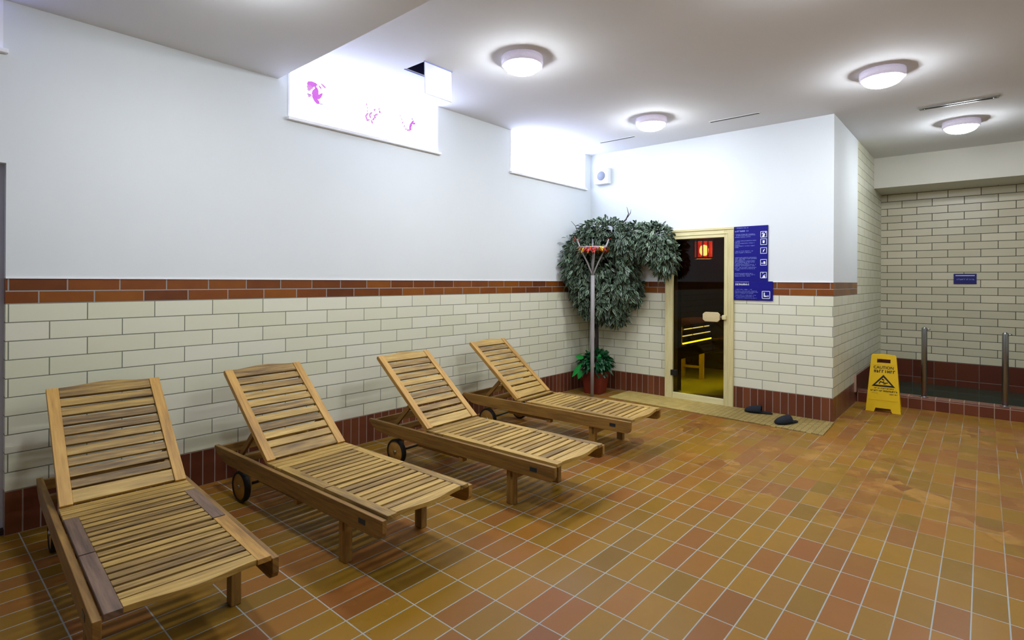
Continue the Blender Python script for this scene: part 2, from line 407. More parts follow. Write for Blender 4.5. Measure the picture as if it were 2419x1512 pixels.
boxes('trim_hatch_recess', M_DARKIN, [((Hx0, Hy0, 3.46), (Hx1, Hy1, 3.5)), ((Hx0, Hy1 - 0.004, CZ + 0.01), (Hx1, Hy1, 3.46)), ((Hx0, Hy0, CZ + 0.01), (Hx0 + 0.004, Hy1, 3.46)),
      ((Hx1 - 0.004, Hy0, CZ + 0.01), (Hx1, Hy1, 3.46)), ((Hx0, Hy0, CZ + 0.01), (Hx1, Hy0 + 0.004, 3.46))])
W1 = (2.086, 3.674, 2.787); W2 = (4.79, 6.385, 2.772); XL = 0.427
boxes('wall_left', M_WX, [((XL, LY, 0), (W1[0], LY + 0.15, 3.3)), ((W1[0], LY, 0), (W1[1], LY + 0.15, W1[2])), ((W1[1], LY, 0), (W2[0], LY + 0.15, 3.3)),
      ((W2[0], LY, 0), (W2[1], LY + 0.15, W2[2])), ((W2[1], LY, 0), (6.65, LY + 0.15, 3.3)),
      ((-3, LY, 2.14), (XL, LY + 0.15, 2.783)), ((-3, LY, 2.783), (-0.9, LY + 0.15, 3.1)), ((-3, LY, 0), (-0.75, LY + 0.15, 2.14)), ((0.411, LY, 2.783), (XL, LY + 0.15, 3.1))])
DY0, DY1 = 2.25, 3.045
boxes('wall_back', M_WY, [((BX, DY1, 0), (6.65, LY, CZ)), ((BX, SY, 0), (6.65, DY0, CZ)), ((BX, DY0, 2.09), (6.65, DY1, CZ))])
boxes('wall_right', M_WX, [((6.65, SY, -1.0), (10.0, SY + 0.12, CZ + 0.1))])
boxes('wall_far', M_POOLWALL, [((10.0, -3, -1.0), (10.12, SY + 0.12, 3.5))])
boxes('wall_pool_beam', simple('beam paint', (214, 212, 200), 0.85), [((9.275, -3, 2.83), (10.0, SY, 3.5))])
boxes('wall_near', M_PAINT, [((-3.12, -3, 0), (-3, LY + 0.15, 3.5))])
boxes('wall_front', M_WX, [((-3, -3.12, -1), (10.12, -3, 3.5))])
# white plaster lip over the brown courses
m = MB(); m.box((XL, LY - 0.006, 1.478), (BX, LY, 1.486)); m.box((BX - 0.006, SY, 1.478), (BX, DY0 - 0.03, 1.486)); m.box((BX - 0.006, DY1 + 0.03, 1.478), (BX, LY - 0.006, 1.486))
tag(m.build('trim_plaster_lip', M_TRIM), kind='structure')
# raised tile edge of the pool side skirting
m = MB(); m.box((7.78, SY - 0.02, 0.137), (10.0, SY, 0.34)); tag(m.build('baseboard_pool', M_POOLWALL), kind='structure')
m = MB(); m.box((7.765, SY - 0.022, 0.137), (7.78, SY, 0.345)); tag(m.build('trim_skirting_end', simple('pale tile edge', (196, 160, 140), 0.5)), kind='structure')
# door niche at the left end
boxes('door_left', M_LAV, [((-0.75, LY + 0.07, 0.03), (XL, LY + 0.12, 2.14))])
m = MB(); m.box((-0.75, LY + 0.03, 0), (XL, LY + 0.07, 0.03)); tag(m.build('trim_threshold', simple('dark threshold', (60, 44, 40), 0.6)), kind='structure')
# windows
def window(name, x0, x1, z0, z1, pane, groupn):
    m = MB(); m.box((x0, LY + 0.02, z0), (x1, LY + 0.05, z1)); o = m.build(name, pane); tag(o, kind='structure')
    f = MB(); t_ = 0.016
    f.box((x0, LY - 0.004, z0), (x0 + t_, LY + 0.02, z1)); f.box((x1 - t_, LY - 0.004, z0), (x1, LY + 0.02, z1)); f.build('window_frame', M_TRIM, o)
    s_ = MB(); s_.box((x0 - 0.01, LY - 0.035, z0 - 0.022), (x1 + 0.02, LY + 0.02, z0 + 0.002)); s_.build('window_sill', M_TRIM, o, bevel=0.003)
    return o
wn1 = window('window_1', W1[0], W1[1], W1[2], CZ, M_WIN, 1)
wn2 = window('window_2', W2[0], W2[1], W2[2], CZ, M_WIN, 2)
wn0 = window('window_3', -0.9, 0.411, 2.783, SZ, M_WIN0, 3)
# thin horizontal bar across the second window pane
m = MB(); m.box((4.83, LY + 0.016, 3.02), (6.3, LY + 0.02, 3.026)); m.build('glazing_bar', simple('faint bar', (215, 220, 235), 0.5), wn2)

# sauna room behind the glass door
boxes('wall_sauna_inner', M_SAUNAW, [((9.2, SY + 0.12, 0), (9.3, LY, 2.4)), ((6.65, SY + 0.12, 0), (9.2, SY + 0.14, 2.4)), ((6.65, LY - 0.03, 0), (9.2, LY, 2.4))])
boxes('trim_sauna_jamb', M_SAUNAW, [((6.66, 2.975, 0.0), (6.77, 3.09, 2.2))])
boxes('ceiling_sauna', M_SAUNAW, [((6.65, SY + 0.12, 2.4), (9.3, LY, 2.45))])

# curb and pool
def curb_mat():
    t = NT('curb tiles'); X, Y, Z = t.sep(t.pos())
    g, r, rc, d = t.tiles(Y, Z, 0.127, 0.30, 0.04, -0.18, 0.009, 0.0)
    c = t.mix(r, lin((98, 48, 34)), lin((122, 66, 44))); c = t.mix(g, c, lin((160, 132, 114)))
    t.set(Base_Color=c, Roughness=t.mixf(g, 0.28, 0.8)); t.bump(t.math('SUBTRACT', 1.0, g), 0.5, 0.003); return t.m
boxes('trim_pool_curb', curb_mat(), [((7.915, -3, -1.0), (8.09, SY, 0.137))], bevel=0.006)
m = MB(); m.box((8.095, -2.995, -0.30), (9.995, SY - 0.025, 0.0)); o = m.build('pool_water', M_WATER); tag(o, 'dark green still water of the plunge pool behind the tiled curb', 'water', kind='stuff')

# ------------------------------------------------------------------ wooden sun loungers
random.seed(11)
WL = 0.622; HW = WL / 2; RT = 0.028
def arc(p0, p1, bulge, n=12):
    """points from p0 to p1 with a camel-back bulge along the second coordinate"""
    out = []
    for i in range(n + 1):
        t = i / n; out.append((p0[0] + (p1[0] - p0[0]) * t, p0[1] + (p1[1] - p0[1]) * t + bulge * (0.5 - 0.5 * math.cos(2 * PI * t))))
    return out
def make_lounger(seed, mid_stile, foot_stile, back_mat, gap_slat=None, tone=0.0):
    random.seed(seed)
    root = thing('sun_lounger', 'x', 'sun lounger')
    tt = lambda: min(1, max(0, random.random() * 0.9 + tone))
    prof = [(0.0, 0.33), (0.0, 0.268), (0.012, 0.246), (0.03, 0.236), (0.06, 0.233), (1.66, 0.233), (1.75, 0.245), (1.82, 0.275), (1.862, 0.305), (1.87, 0.318), (1.865, 0.33)]
    for s in (-1, 1):
        m = MB(); x0 = -HW if s < 0 else HW - RT
        m.prism(prof[::-1], 0, x0, x0 + RT, tint=tt()); m.build('side_rail', TEAK_B, root, bevel=0.003, recalc=True)
        m = MB(); xl = -HW + RT if s < 0 else HW - RT - 0.045
        m.box((xl, 0.345, 0.0), (xl + 0.045, 0.405, 0.32), grain=2, tint=tt()); m.build('leg', TEAK_B, root, bevel=0.004)
    def panel(y0, y1, n, endboard=None, stile=TEAK, headboard=False):
        m = MB(); hw = HW - RT - 0.004; sw = 0.055; zt = 0.345; th = 0.022
        for s in (-1, 1):
            m.cur = 1 if s < 0 else 2; x = (-hw, -hw + sw) if s < 0 else (hw - sw, hw)
            m.box((x[0], y0, zt - th), (x[1], y1, zt), grain=1, tint=tt())
        m.cur = 0; ys = y0; ye = y1
        if endboard:
            pts = arc((-hw + sw + 0.0005, y0 + 0.005), (hw - sw - 0.0005, y0 + 0.005), -0.028) + [(hw - sw - 0.0005, y0 + 0.062), (-hw + sw + 0.0005, y0 + 0.062)]
            m.prism(pts, 2, zt - th, zt + 0.001, tint=0.8, grain=0); ys = y0 + 0.070
        pitch = (ye - ys) / n
        for k in range(n):
            a = ys + pitch * k + 0.004
            m.box((-hw + sw + 0.0005, a, zt - 0.016), (hw - sw - 0.0005, a + pitch - 0.017, zt - 0.001), grain=0, tint=tt())
        return m
    panel(0.0, 0.545, 8, endboard=True).build('foot_panel', [TEAK] + list(foot_stile), root, bevel=0.002, recalc=True)
    panel(0.555, 1.02, 8).build('seat_panel', [TEAK] + list(mid_stile), root, bevel=0.002)
    m = MB(); hw = HW - RT - 0.004
    for k in range(3):
        if k == gap_slat: continue
        a = 1.028 + k * 0.06
        m.box((-hw, a, 0.328), (hw, a + 0.05, 0.344), grain=0, tint=tt())
    m.build('hinge_slats', TEAK, root, bevel=0.002)
    # backrest, tilted up around the hinge
    A = math.radians(39); y0 = 1.215; L = 0.775
    M = Matrix.Translation((0, y0, 0.337)) @ Matrix.Rotation(A, 4, 'X')
    m = MB(); sw = 0.055; m.cur = 1
    bw = HW - RT - 0.006
    for s in (-1, 1):
        x = (-bw, -bw + sw) if s < 0 else (bw - sw, bw)
        pr = [(-0.01, 0.0), (L - 0.01, 0.0), (L + 0.004, 0.008), (L + 0.004, 0.026), (L - 0.01, 0.032), (-0.01, 0.032)]
        m.prism([(a, b) for a, b in pr], 0, x[0], x[1], M=M, tint=0.62 + 0.3 * random.random(), grain=1)
    m.cur = 0; e = 0.0005
    m.box((-bw + sw + e, 0.0, 0.008), (bw - sw - e, 0.075, 0.026), M=M, grain=0, tint=tt())
    top = [(-bw + sw + e, L - 0.07), (bw - sw - e, L - 0.07)] + arc((-bw + sw + e, L), (bw - sw - e, L), 0.02)[::-1]
    m.prism(top, 2, 0.008, 0.028, M=M, tint=tt(), grain=0)
    n = 9; pitch = (L - 0.07 - 0.085) / n
    for k in range(n):
        a = 0.087 + pitch * k
        m.box((-bw + sw + e, a, 0.009), (bw - sw - e, a + pitch - 0.019, 0.025), M=M, grain=0, tint=tt())
    m.build('backrest', [TEAK, back_mat], root, bevel=0.002, recalc=True)
    # cross rails and folding support
    m = MB(); m.box((-HW + RT, 0.352, 0.165), (HW - RT, 0.374, 0.305), grain=0, tint=0.4); m.build('cross_rail', TEAK_B, root, bevel=0.003)
    m = MB(); m.box((-HW + RT, 1.58, 0.25), (HW - RT, 1.62, 0.30), grain=0, tint=0.3); m.build('cross_rail', TEAK_B, root, bevel=0.003)
    m = MB(); m.box((-HW + RT, 1.83, 0.262), (HW - RT, 1.85, 0.322), grain=0, tint=0.3); m.build('cross_rail', TEAK_B, root, bevel=0.003)
    sup = Vector((0, y0 + 0.27 * math.cos(A), 0.337 + 0.27 * math.sin(A)))
    for s in (-1, 1):
        m = MB(); p1 = Vector((s * 0.235, sup.y, sup.z - 0.01)); p2 = Vector((s * 0.235, 1.62, 0.30)); d = p2 - p1
        ang = math.atan2(d.z, d.y); MM = Matrix.Translation(p1) @ Matrix.Rotation(ang, 4, 'X')
        m.box((-0.01, 0, -0.017), (0.01, d.length, 0.017), M=MM, grain=1, tint=0.4); m.build('support_arm', TEAK_B, root, bevel=0.002)
    m = MB(); m.tube([(-HW + 0.05, 0.86, 0.222), (HW - 0.05, 0.86, 0.222)], 0.011, tint=0.4); m.build('support_rod', TEAK_B, root)
    # sliding lever bar under the near rail
    m = MB(); m.box((-HW + RT + 0.006, 0.8, 0.20), (-HW + RT + 0.024, 1.3, 0.233), grain=1, tint=0.3); m.box((-HW + 0.008, 0.79, 0.195), (-HW + RT + 0.024, 0.83, 0.225), tint=0.5); m.build('lever', TEAK_B, root, bevel=0.003)
    # wheels
    m = MB(); m.tube([(-0.25, 1.57, 0.102), (0.25, 1.57, 0.102)], 0.009, tint=0.5); m.build('axle', M_BLACK, root)
    for s in (-1, 1):
        m = MB(); m.box((s * 0.215 - 0.012, 1.545, 0.08), (s * 0.215 + 0.012, 1.6, 0.26), grain=2, tint=0.3); m.build('wheel_bracket', TEAK_B, root, bevel=0.003)
        c = s * 0.262
        m = MB(); m.lathe([(0.02, -0.014), (0.088, -0.014), (0.090, -0.010), (0.090, 0.010), (0.088, 0.014), (0.02, 0.014)], (c, 1.57, 0.102), axis=0, tint=0.5)
        wd = m.build('wheel', TEAK_O, root)
        m = MB(); m.lathe([(0.086, -0.018), (0.098, -0.018), (0.102, -0.01), (0.102, 0.01), (0.100, 0.018), (0.086, 0.018), (0.086, -0.018)], (c, 1.57, 0.102), axis=0, cap=False)
        m.build('tire', M_RUB, wd)
        m = MB(); m.lathe([(0.004, -0.02), (0.013, -0.018), (0.013, 0.018), (0.004, 0.02)], (c + s * 0.004, 1.57, 0.102), axis=0, seg=16); m.build('hub_cap', M_STEEL, wd)
    # small dark maker's plate near the foot end, on the near rail
    m = MB(); m.box((-HW - 0.0015, 0.135, 0.272), (-HW, 0.19, 0.298)); pl = m.build('name_plate', simple('dark plate', (34, 44, 52), 0.35), root); pl['label'] = 'small dark plate on the side rail'
    return root
def place(o, x, y, deg, label):
    a = math.radians(deg); ca, sa = math.cos(a), math.sin(a)
    o.location = (x + HW * ca, y + HW * sa, 0); o.rotation_euler = (0, 0, a); o['label'] = label
    o['group'] = 'wooden sun loungers along the tiled wall'
DEG = [(-3.3, 0.441, 2.240), (1.94, 1.538, 2.155), (2.1, 2.679, 1.985), (3.0, 3.954, 2.165)]
place(make_lounger(5, (TEAK_D, TEAK_D), (TEAK_D, TEAK_O), TEAK_O, tone=-0.12), DEG[0][1], DEG[0][2], DEG[0][0], 'nearest slatted teak sun lounger, cut off by the bottom edge, with greyed seat boards')
place(make_lounger(8, (TEAK, TEAK), (TEAK, TEAK), TEAK_O), DEG[1][1], DEG[1][2], DEG[1][0], 'second slatted teak sun lounger from the left, dark plate on its near rail')
place(make_lounger(21, (TEAK, TEAK), (TEAK, TEAK), TEAK_O), DEG[2][1], DEG[2][2], DEG[2][0], 'third slatted teak sun lounger from the left, pale round wheel showing under its rail')
place(make_lounger(34, (TEAK, TEAK), (TEAK, TEAK), TEAK_O, gap_slat=1), DEG[3][1], DEG[3][2], DEG[3][0], 'farthest slatted teak sun lounger, in front of the potted tree')

# ------------------------------------------------------------------ ceiling lamps
def make_lamp():
    r = thing('ceiling_lamp', 'x', 'ceiling lamp')
    m = MB(); m.lathe([(0.10, 0.0), (0.150, 0.0), (0.152, -0.03), (0.150, -0.058), (0.13, -0.062)]); m.build('base_ring', M_LRING, r)
    m = MB(); prof = [(0.13, -0.058)] + [(0.13 * math.cos(a), -0.062 - 0.056 * math.sin(a)) for a in [PI / 2 * k / 10 for k in range(10)]] + [(0.004, -0.1185)]
    m.lathe(prof); m.build('diffuser', M_GLOW, r)
    m = MB(); m.box((0.128, -0.012, -0.068), (0.149, 0.012, -0.045)); m.build('clip', M_TRIM, r, bevel=0.003)
    return r
lamps = [((3.30, 2.785), 'round frosted ceiling lamp nearest the open hatch', 1), ((5.48, 0.655), 'large lit round ceiling lamp right of centre, left of the metal-framed ceiling slot', 1),
         ((5.46, 2.755), 'round frosted ceiling lamp between the two thin dark ceiling slots', 1), ((7.74, 0.20), 'round frosted ceiling lamp nearest the pool beam, below the metal-framed slot', 1)]
first = None
for (x, y), lb, _ in lamps:
    o = make_lamp() if first is None else copy_tree(first)
    first = first or o
    o.location = (x, y, CZ); o.rotation_euler = (0, 0, -0.6); o.scale = (1.1, 1.1, 1.1); o['label'] = lb; o['group'] = 'round ceiling lamps'
for (x, y), lb in (((1.13, 2.78), 'unseen round frosted ceiling lamp added above the nearest sun lounger'), ((3.2, 0.66), 'unseen round frosted ceiling lamp added over the middle of the tiled floor'), ((3.2, -1.5), 'unseen round frosted ceiling lamp added over the near right of the room')):  # unseen lamps added along the lamp grid to brighten the long wall
    z = SZ if x < 2 else CZ
    o = copy_tree(first); o.location = (x, y, z); o['label'] = lb; o['group'] = 'unseen ceiling lamps added for more light'

# ------------------------------------------------------------------ ceiling slots and the hatch
def slot(x, y0, y1, w, label, framed=False):
    r = thing('ceiling_vent', label, 'vent', (x, (y0 + y1) / 2, CZ), group='slot vents in the ceiling'); h = (y1 - y0) / 2
    m = MB(); m.box((-w / 2, -h, -0.003), (w / 2, h, -0.0005)); m.build('slot', simple('slot dark', (70, 66, 60), 0.7), r)
    m = MB(); b = 0.018 if framed else 0.006; z = 0.008 if framed else 0.004
    m.box((-w / 2 - b, -h - b, -z), (-w / 2, h + b, 0)); m.box((w / 2, -h - b, -z), (w / 2 + b, h + b, 0))
    m.box((-w / 2, -h - b, -z), (w / 2, -h, 0)); m.box((-w / 2, h, -z), (w / 2, h + b, 0))
    m.build('frame', M_STEEL if framed else M_CEIL, r)
    if framed:
        for s in (-1, 1):
            m = MB(); m.lathe([(0.002, -0.012), (0.012, -0.011), (0.014, -0.003), (0.014, 0)], (0, s * (h - 0.012), 0), seg=16); m.build('screw', M_STEEL, r)
slot(5.985, 3.24, 3.73, 0.035, 'thin dark ceiling slot vent nearest the window wall')
slot(5.995, 1.79, 2.31, 0.04, 'thin dark ceiling slot vent above the sauna sign wall')
slot(6.92, -0.08, 0.49, 0.045, 'metal-framed ceiling slot vent at the far right', True)
r = thing('ceiling_hatch', 'open white ceiling access hatch hanging down beside the flowered window', 'hatch', (0, 0, 0))
Mh = Matrix.Translation((0, 3.432, 3.258)) @ Matrix.Rotation(math.radians(-2), 4, 'X')
m = MB(); m.box((2.835, -0.006, -0.262), (3.125, 0.004, 0.0), M=Mh); m.build('hatch_panel', M_PANEL, r, bevel=0.002)
M_LE = simple('lavender edge', (130, 140, 200), 0.5)
m = MB(); m.box((2.83, 3.424, 3.252), (3.135, 3.434, 3.262)); m.build('hinge_strip', M_LE, r)
m = MB(); m.box((2.83, 3.684, 3.254), (3.135, 3.692, 3.26)); m.build('edge_strip', M_LE, r)
m = MB(); m.box((2.985, 3.416, 3.02), (3.0, 3.43, 3.035)); m.build('latch', M_STEEL, r)

# ------------------------------------------------------------------ flower decals on the first window
def flower(name, cx, cz, blobs, label, stem=None):
    m = MB()
    for (dx, dz, L, W, a, c) in blobs:
        m.cur = c; n = 8; pts = []
        for i in range(n):
            t = i / n * 2 * PI; px = L / 2 * math.cos(t); pz = W / 2 * math.sin(t) * (1 - 0.35 * math.cos(t))
            pts.append((cx + dx + px * math.cos(a) - pz * math.sin(a), cz + dz + px * math.sin(a) + pz * math.cos(a)))
        m.prism(pts, 1, LY + 0.0175, LY + 0.0195)
    if stem:
        m.cur = 2
        m.prism([(cx + stem[0], cz + stem[1]), (cx + stem[0] + 0.004, cz + stem[1]), (cx + stem[0] + 0.004, cz + stem[2]), (cx + stem[0], cz + stem[2])], 1, LY + 0.0175, LY + 0.0195)
    o = m.build(name, [M_PINK, M_PINKP, M_DECAL_DK], recalc=True); tag(o, label, 'window sticker', 'orchid stickers on the window')
random.seed(3)
def rb(n, sx, sz, L=0.05, W=0.025, cs=(0, 0, 1)):
    return [(random.gauss(0, sx), random.gauss(0, sz), L * random.uniform(0.5, 1.2), W * random.uniform(0.6, 1.2), random.uniform(0, PI), random.choice(cs)) for _ in range(n)]
flower('orchid_sticker', 2.335, 3.055, [(0, 0.0, 0.09, 0.06, 1.2, 0), (-0.03, 0.06, 0.10, 0.05, 0.2, 0), (-0.05, 0.03, 0.06, 0.04, 0.1, 1), (0.04, -0.02, 0.08, 0.03, 0.9, 0), (0.0, -0.06, 0.09, 0.04, 2.4, 0), (0.07, 0.075, 0.06, 0.02, 2.6, 1), (-0.06, -0.03, 0.04, 0.01, 0.2, 2), (0.05, -0.085, 0.06, 0.008, 0, 2)] + rb(5, 0.03, 0.03), 'dense pink orchid cluster sticker at the left of the bright window')
flower('orchid_sticker', 2.89, 3.02, [(-0.055, 0.06, 0.03, 0.012, 1.4, 1), (-0.05, 0.03, 0.02, 0.01, 1.4, 1), (-0.05, 0.0, 0.02, 0.01, 1.4, 1), (0.03, 0.03, 0.03, 0.02, 1, 1), (0.08, 0.05, 0.03, 0.012, 0.6, 1), (0.085, 0.025, 0.03, 0.02, 1.9, 0)] + [(a, b, 0.045, 0.02, c, 1) for a, b, c in ((-0.05, -0.03, 1), (-0.02, -0.04, 2), (0.03, -0.03, 2.2), (0.05, -0.01, 0.5), (-0.04, -0.08, 0.4), (0.0, -0.085, 2.0), (0.02, -0.055, 1), (-0.06, -0.06, 2), (-0.01, -0.012, 0.8))], 'sparse pale pink orchid sticker in the middle of the window')
flower('orchid_sticker', 3.31, 3.005, [(-0.10, 0.06, 0.03, 0.01, 2, 1), (-0.085, 0.03, 0.03, 0.01, 2.2, 1), (-0.07, 0.0, 0.03, 0.015, 1, 1), (-0.05, -0.03, 0.03, 0.015, 1, 1), (0.03, 0.0, 0.06, 0.03, 1.2, 0), (0.05, 0.03, 0.05, 0.025, 1.0, 0), (0.02, -0.035, 0.05, 0.03, 1.8, 0), (0.07, 0.02, 0.04, 0.02, 0.6, 0), (0.0, -0.06, 0.05, 0.02, 0.2, 1), (0.045, 0.06, 0.02, 0.014, 1.2, 2), (-0.03, -0.055, 0.03, 0.015, 0.5, 1)], 'pink orchid sticker with a long thin stem, right end of the window', stem=(0.015, -0.20, -0.06))

# ------------------------------------------------------------------ sauna door
d = tag(bpy.data.objects.new('door_sauna', None), kind='structure'); C.objects.link(d); d.location = (BX, 2.65, 0)
def dbox(name, mat, lo, hi, bevel=0.004, grain=2, tint=None, parent=None):
    m = MB(); m.box((lo[0] - BX, lo[1] - 2.65, lo[2]), (hi[0] - BX, hi[1] - 2.65, hi[2]), grain=grain, tint=tint); return m.build(name, mat, parent or d, bevel=bevel)
m = MB()
for lo, hi, g in (((6.50, 2.975, 0), (6.66, 3.076, 2.12), 2), ((6.50, 2.223, 0), (6.66, 2.332, 2.12), 2), ((6.50, 2.332, 2.012), (6.66, 2.975, 2.12), 1), ((6.51, 2.332, 0), (6.66, 2.975, 0.082), 1)):
    m.box((lo[0] - BX, lo[1] - 2.65, lo[2]), (hi[0] - BX, hi[1] - 2.65, hi[2]), grain=g)
m.box((-0.038, 2.223 - 2.65 - 0.006, 2.10), (-0.03, 3.076 - 2.65 + 0.006, 2.128), grain=1)
m.box((-0.036, 2.29 - 2.65, 0.0), (-0.03, 2.302 - 2.65, 2.06), grain=2); m.box((-0.036, 2.29 - 2.65, 2.05), (-0.03, 3.0 - 2.65, 2.06), grain=1)
m.build('door_frame', M_PALE, d, bevel=0.004)
dbox('glass_pane', M_GLASS, (6.532, 2.334, 0.084), (6.540, 2.973, 2.010), bevel=0)
for z in (1.744, 0.33): 
    dbox('hinge', M_BLACK, (6.49, 2.915, z - 0.035), (6.534, 2.995, z + 0.035), bevel=0.004)
m = MB(); oc = [(2.395, 1.0), (2.545, 1.0), (2.575, 1.025), (2.575, 1.09), (2.545, 1.115), (2.395, 1.115), (2.37, 1.09), (2.37, 1.025)]
m.prism([(a - 2.65, b) for a, b in oc], 0, -0.065, -0.035, tint=0.3); h = m.build('handle', wood('bone handle wood', [(0, lin((196, 176, 128))), (1, lin((220, 204, 156)))]), d, bevel=0.006, recalc=True)
dbox('knob', M_PALE, (6.462, 2.295, 1.03), (6.50, 2.345, 1.085), bevel=0.01)
dbox('bolt', M_STEEL, (6.48, 2.35, 1.05), (6.534, 2.372, 1.07), bevel=0.002)

# sauna interior furniture
b = thing('sauna_bench', 'dark corner bench inside the sauna with lit gaps between its boards', 'bench', (0, 0, 0))
def sb(name, mat, lo, hi, grain=0, parent=b, tint=None):
    m = MB(); m.box(lo, hi, grain=grain, tint=tint); return m.build(name, mat, parent, bevel=0.003)
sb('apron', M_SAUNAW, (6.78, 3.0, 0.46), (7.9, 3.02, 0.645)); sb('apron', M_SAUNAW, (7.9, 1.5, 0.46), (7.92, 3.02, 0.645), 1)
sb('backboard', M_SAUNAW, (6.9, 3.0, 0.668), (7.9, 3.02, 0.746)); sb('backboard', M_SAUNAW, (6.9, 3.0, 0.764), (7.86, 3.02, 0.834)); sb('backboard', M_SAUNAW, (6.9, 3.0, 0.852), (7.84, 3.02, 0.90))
sb('seat', M_SBENCH, (6.9, 3.02, 0.87), (8.7, 3.62, 0.90)); sb('seat', M_SBENCH, (7.92, 1.5, 0.63), (8.5, 3.0, 0.655), 1)
for x, y in ((8.09, 3.23), (8.14, 3.55)): sb('leg', M_SBENCH, (x - 0.03, y - 0.03, 0.0), (x + 0.03, y + 0.03, 0.87), 2, tint=0.7)
sb('stretcher', M_SBENCH, (8.08, 3.26, 0.16), (8.12, 3.52, 0.195), 1, tint=0.9)
for x in (8.0, 8.4): sb('leg', M_SBENCH, (x - 0.03, 1.6, 0.0), (x + 0.03, 1.66, 0.63), 2)
for z, h, segs, lb in ((0.648, 0.017, ((6.9, 7.88),), 'glowing strip for the lowest yellow lit gap in the sauna bench'), (0.750, 0.010, ((6.9, 7.2), (7.25, 7.62), (7.66, 7.84)), 'glowing strip for the middle lit gap in the sauna bench, broken into pieces'), (0.838, 0.010, ((6.95, 7.2), (7.24, 7.58), (7.64, 7.80)), 'glowing strip for the upper lit gap in the sauna bench, below the door handle')):
    m = MB()
    for x0, x1 in segs: m.box((x0, 3.004, z), (x1, 3.018, z + h))
    m.build('glow_strip', M_YGAPGLOW if z < 0.7 else M_WGAPGLOW, b)['label'] = lb  # glowing strips set into the board gaps in place of light from behind
m = MB(); m.box((6.95, 3.08, 0.56), (7.85, 3.12, 0.58)); m.build('glow_strip', M_YLED2, b)
m = MB(); m.box((8.0, 1.6, 0.57), (8.04, 2.9, 0.59)); m.build('glow_strip', M_YLED2, b)
sl = thing('sauna_lamp', 'glowing red lantern inside the sauna, behind the top of the door glass', 'lamp', (8.4, 3.325, 1.84))
m = MB(); m.lathe([(0.03, 0.05), (0.065, 0.09), (0.07, 0.15), (0.05, 0.20), (0.01, 0.22)], seg=16); m.build('bulb', M_BULB, sl)
m = MB(); hw_ = 0.115
for k in range(4):
    m.box((-hw_, -hw_ - 0.002, 0.02), (hw_, -hw_ + 0.002, 0.28), M=Matrix.Rotation(k * PI / 2 + 0.5, 4, 'Z'))
m.build('red_glass', M_REDG, sl)
m = MB()
for k in range(4):
    R_ = Matrix.Rotation(k * PI / 2 + 0.5, 4, 'Z')
    for dx in (-hw_, -0.035, 0.04): m.box((dx - 0.008, -hw_ - 0.012, 0.0), (dx + 0.008, -hw_ + 0.008, 0.30), M=R_, grain=2)
    for z in (0.0, 0.27): m.box((-hw_, -hw_ - 0.014, z), (hw_, -hw_ + 0.008, z + 0.024), M=R_)
m.build('cage', M_SBENCH, sl)
m = MB(); m.tube([(0, 0, 0.28), (0, 0, 0.56)], 0.008, 8); m.build('hanging_rod', M_BLACK, sl)

# ------------------------------------------------------------------ signs
def scribble(m, o, ux, uz, x0, x1, z, h, fill=0.9, bold=False):
    """illegible line of small print: o origin, ux/uz axes, strokes thin boxes"""
    x = x0
    while x < x1:
        gw = h * random.uniform(0.45, 0.75)
        if random.random() < fill:
            st = h * (0.24 if bold else 0.17)
            for a, b_, c_, d_ in random.choice([[(0, 0, st, h), (0, h - st, gw, h)], [(0, 0, st, h), (gw - st, 0, gw, h), (0, 0.4 * h, gw, 0.4 * h + st)], [(0, 0, gw, st), (0, 0, st, h), (gw - st, 0, gw, h * 0.7)], [(gw * 0.4, 0, gw * 0.4 + st, h)]]):
                qs = [(a, b_), (c_, b_), (c_, d_), (a, d_)]
                base = len(m.v)
                for q in qs: m.v.append(tuple(o + ux * (x + q[0]) + uz * (z + q[1])))
                m.face([base, base + 1, base + 2, base + 3])
        x += gw + h * 0.2
def rectline(m, o, ux, uz, x0, z0, x1, z1):
    base = len(m.v)
    for q in ((x0, z0), (x1, z0), (x1, z1), (x0, z1)): m.v.append(tuple(o + ux * q[0] + uz * q[1]))
    m.face([base, base + 1, base + 2, base + 3])
def polyp(m, o, ux, uz, pts):
    base = len(m.v)
    for q in pts: m.v.append(tuple(o + ux * q[0] + uz * q[1]))
    m.face(list(range(base, base + len(pts))))
random.seed(7)
ux, uz = Vector((0, -1, 0)), Vector((0, 0, 1))
def wallsign(name, ytop, w_, z0, z1, label, lines, icons, mat=M_BLUE, x=BX):
    s = thing(name, label, 'sign', (x, ytop, z0))
    m = MB(); m.box((-0.012, -w_, 0), (0, 0, z1 - z0)); m.build('sign_board', mat, s, bevel=0.001)
    m = MB(); o = Vector((-0.0128, 0, 0))
    for (a, b_, z, h, bold) in lines: scribble(m, o, ux, uz, a, b_, z, h, bold=bold)
    m.build('small_print', M_PRINT, s)
    return s, o
lines = [(0.012, 0.16, 0.615, 0.010, False), (0.012, 0.165, 0.575, 0.016, True)]
for z, wds in ((0.54, 0.22), (0.528, 0.23), (0.51, 0.18), (0.465, 0.23), (0.45, 0.06), (0.437, 0.22), (0.42, 0.05), (0.405, 0.22), (0.39, 0.04),
               (0.345, 0.20), (0.328, 0.18), (0.27, 0.24), (0.257, 0.24), (0.244, 0.12), (0.23, 0.23), (0.216, 0.22), (0.202, 0.16), (0.188, 0.23), (0.174, 0.22), (0.155, 0.24), (0.14, 0.22), (0.125, 0.05),
               (0.085, 0.2), (0.07, 0.22), (0.055, 0.17)):
    lines.append((0.012, 0.012 + wds, z, 0.0085, False))
s1, o1 = wallsign('sauna_sign', 2.224, 0.376, 1.489, 2.127, 'tall blue sauna rules sign with five white pictograms beside the sauna door', lines, None)
ps = [0.50, 0.415, 0.315, 0.18, 0.035]
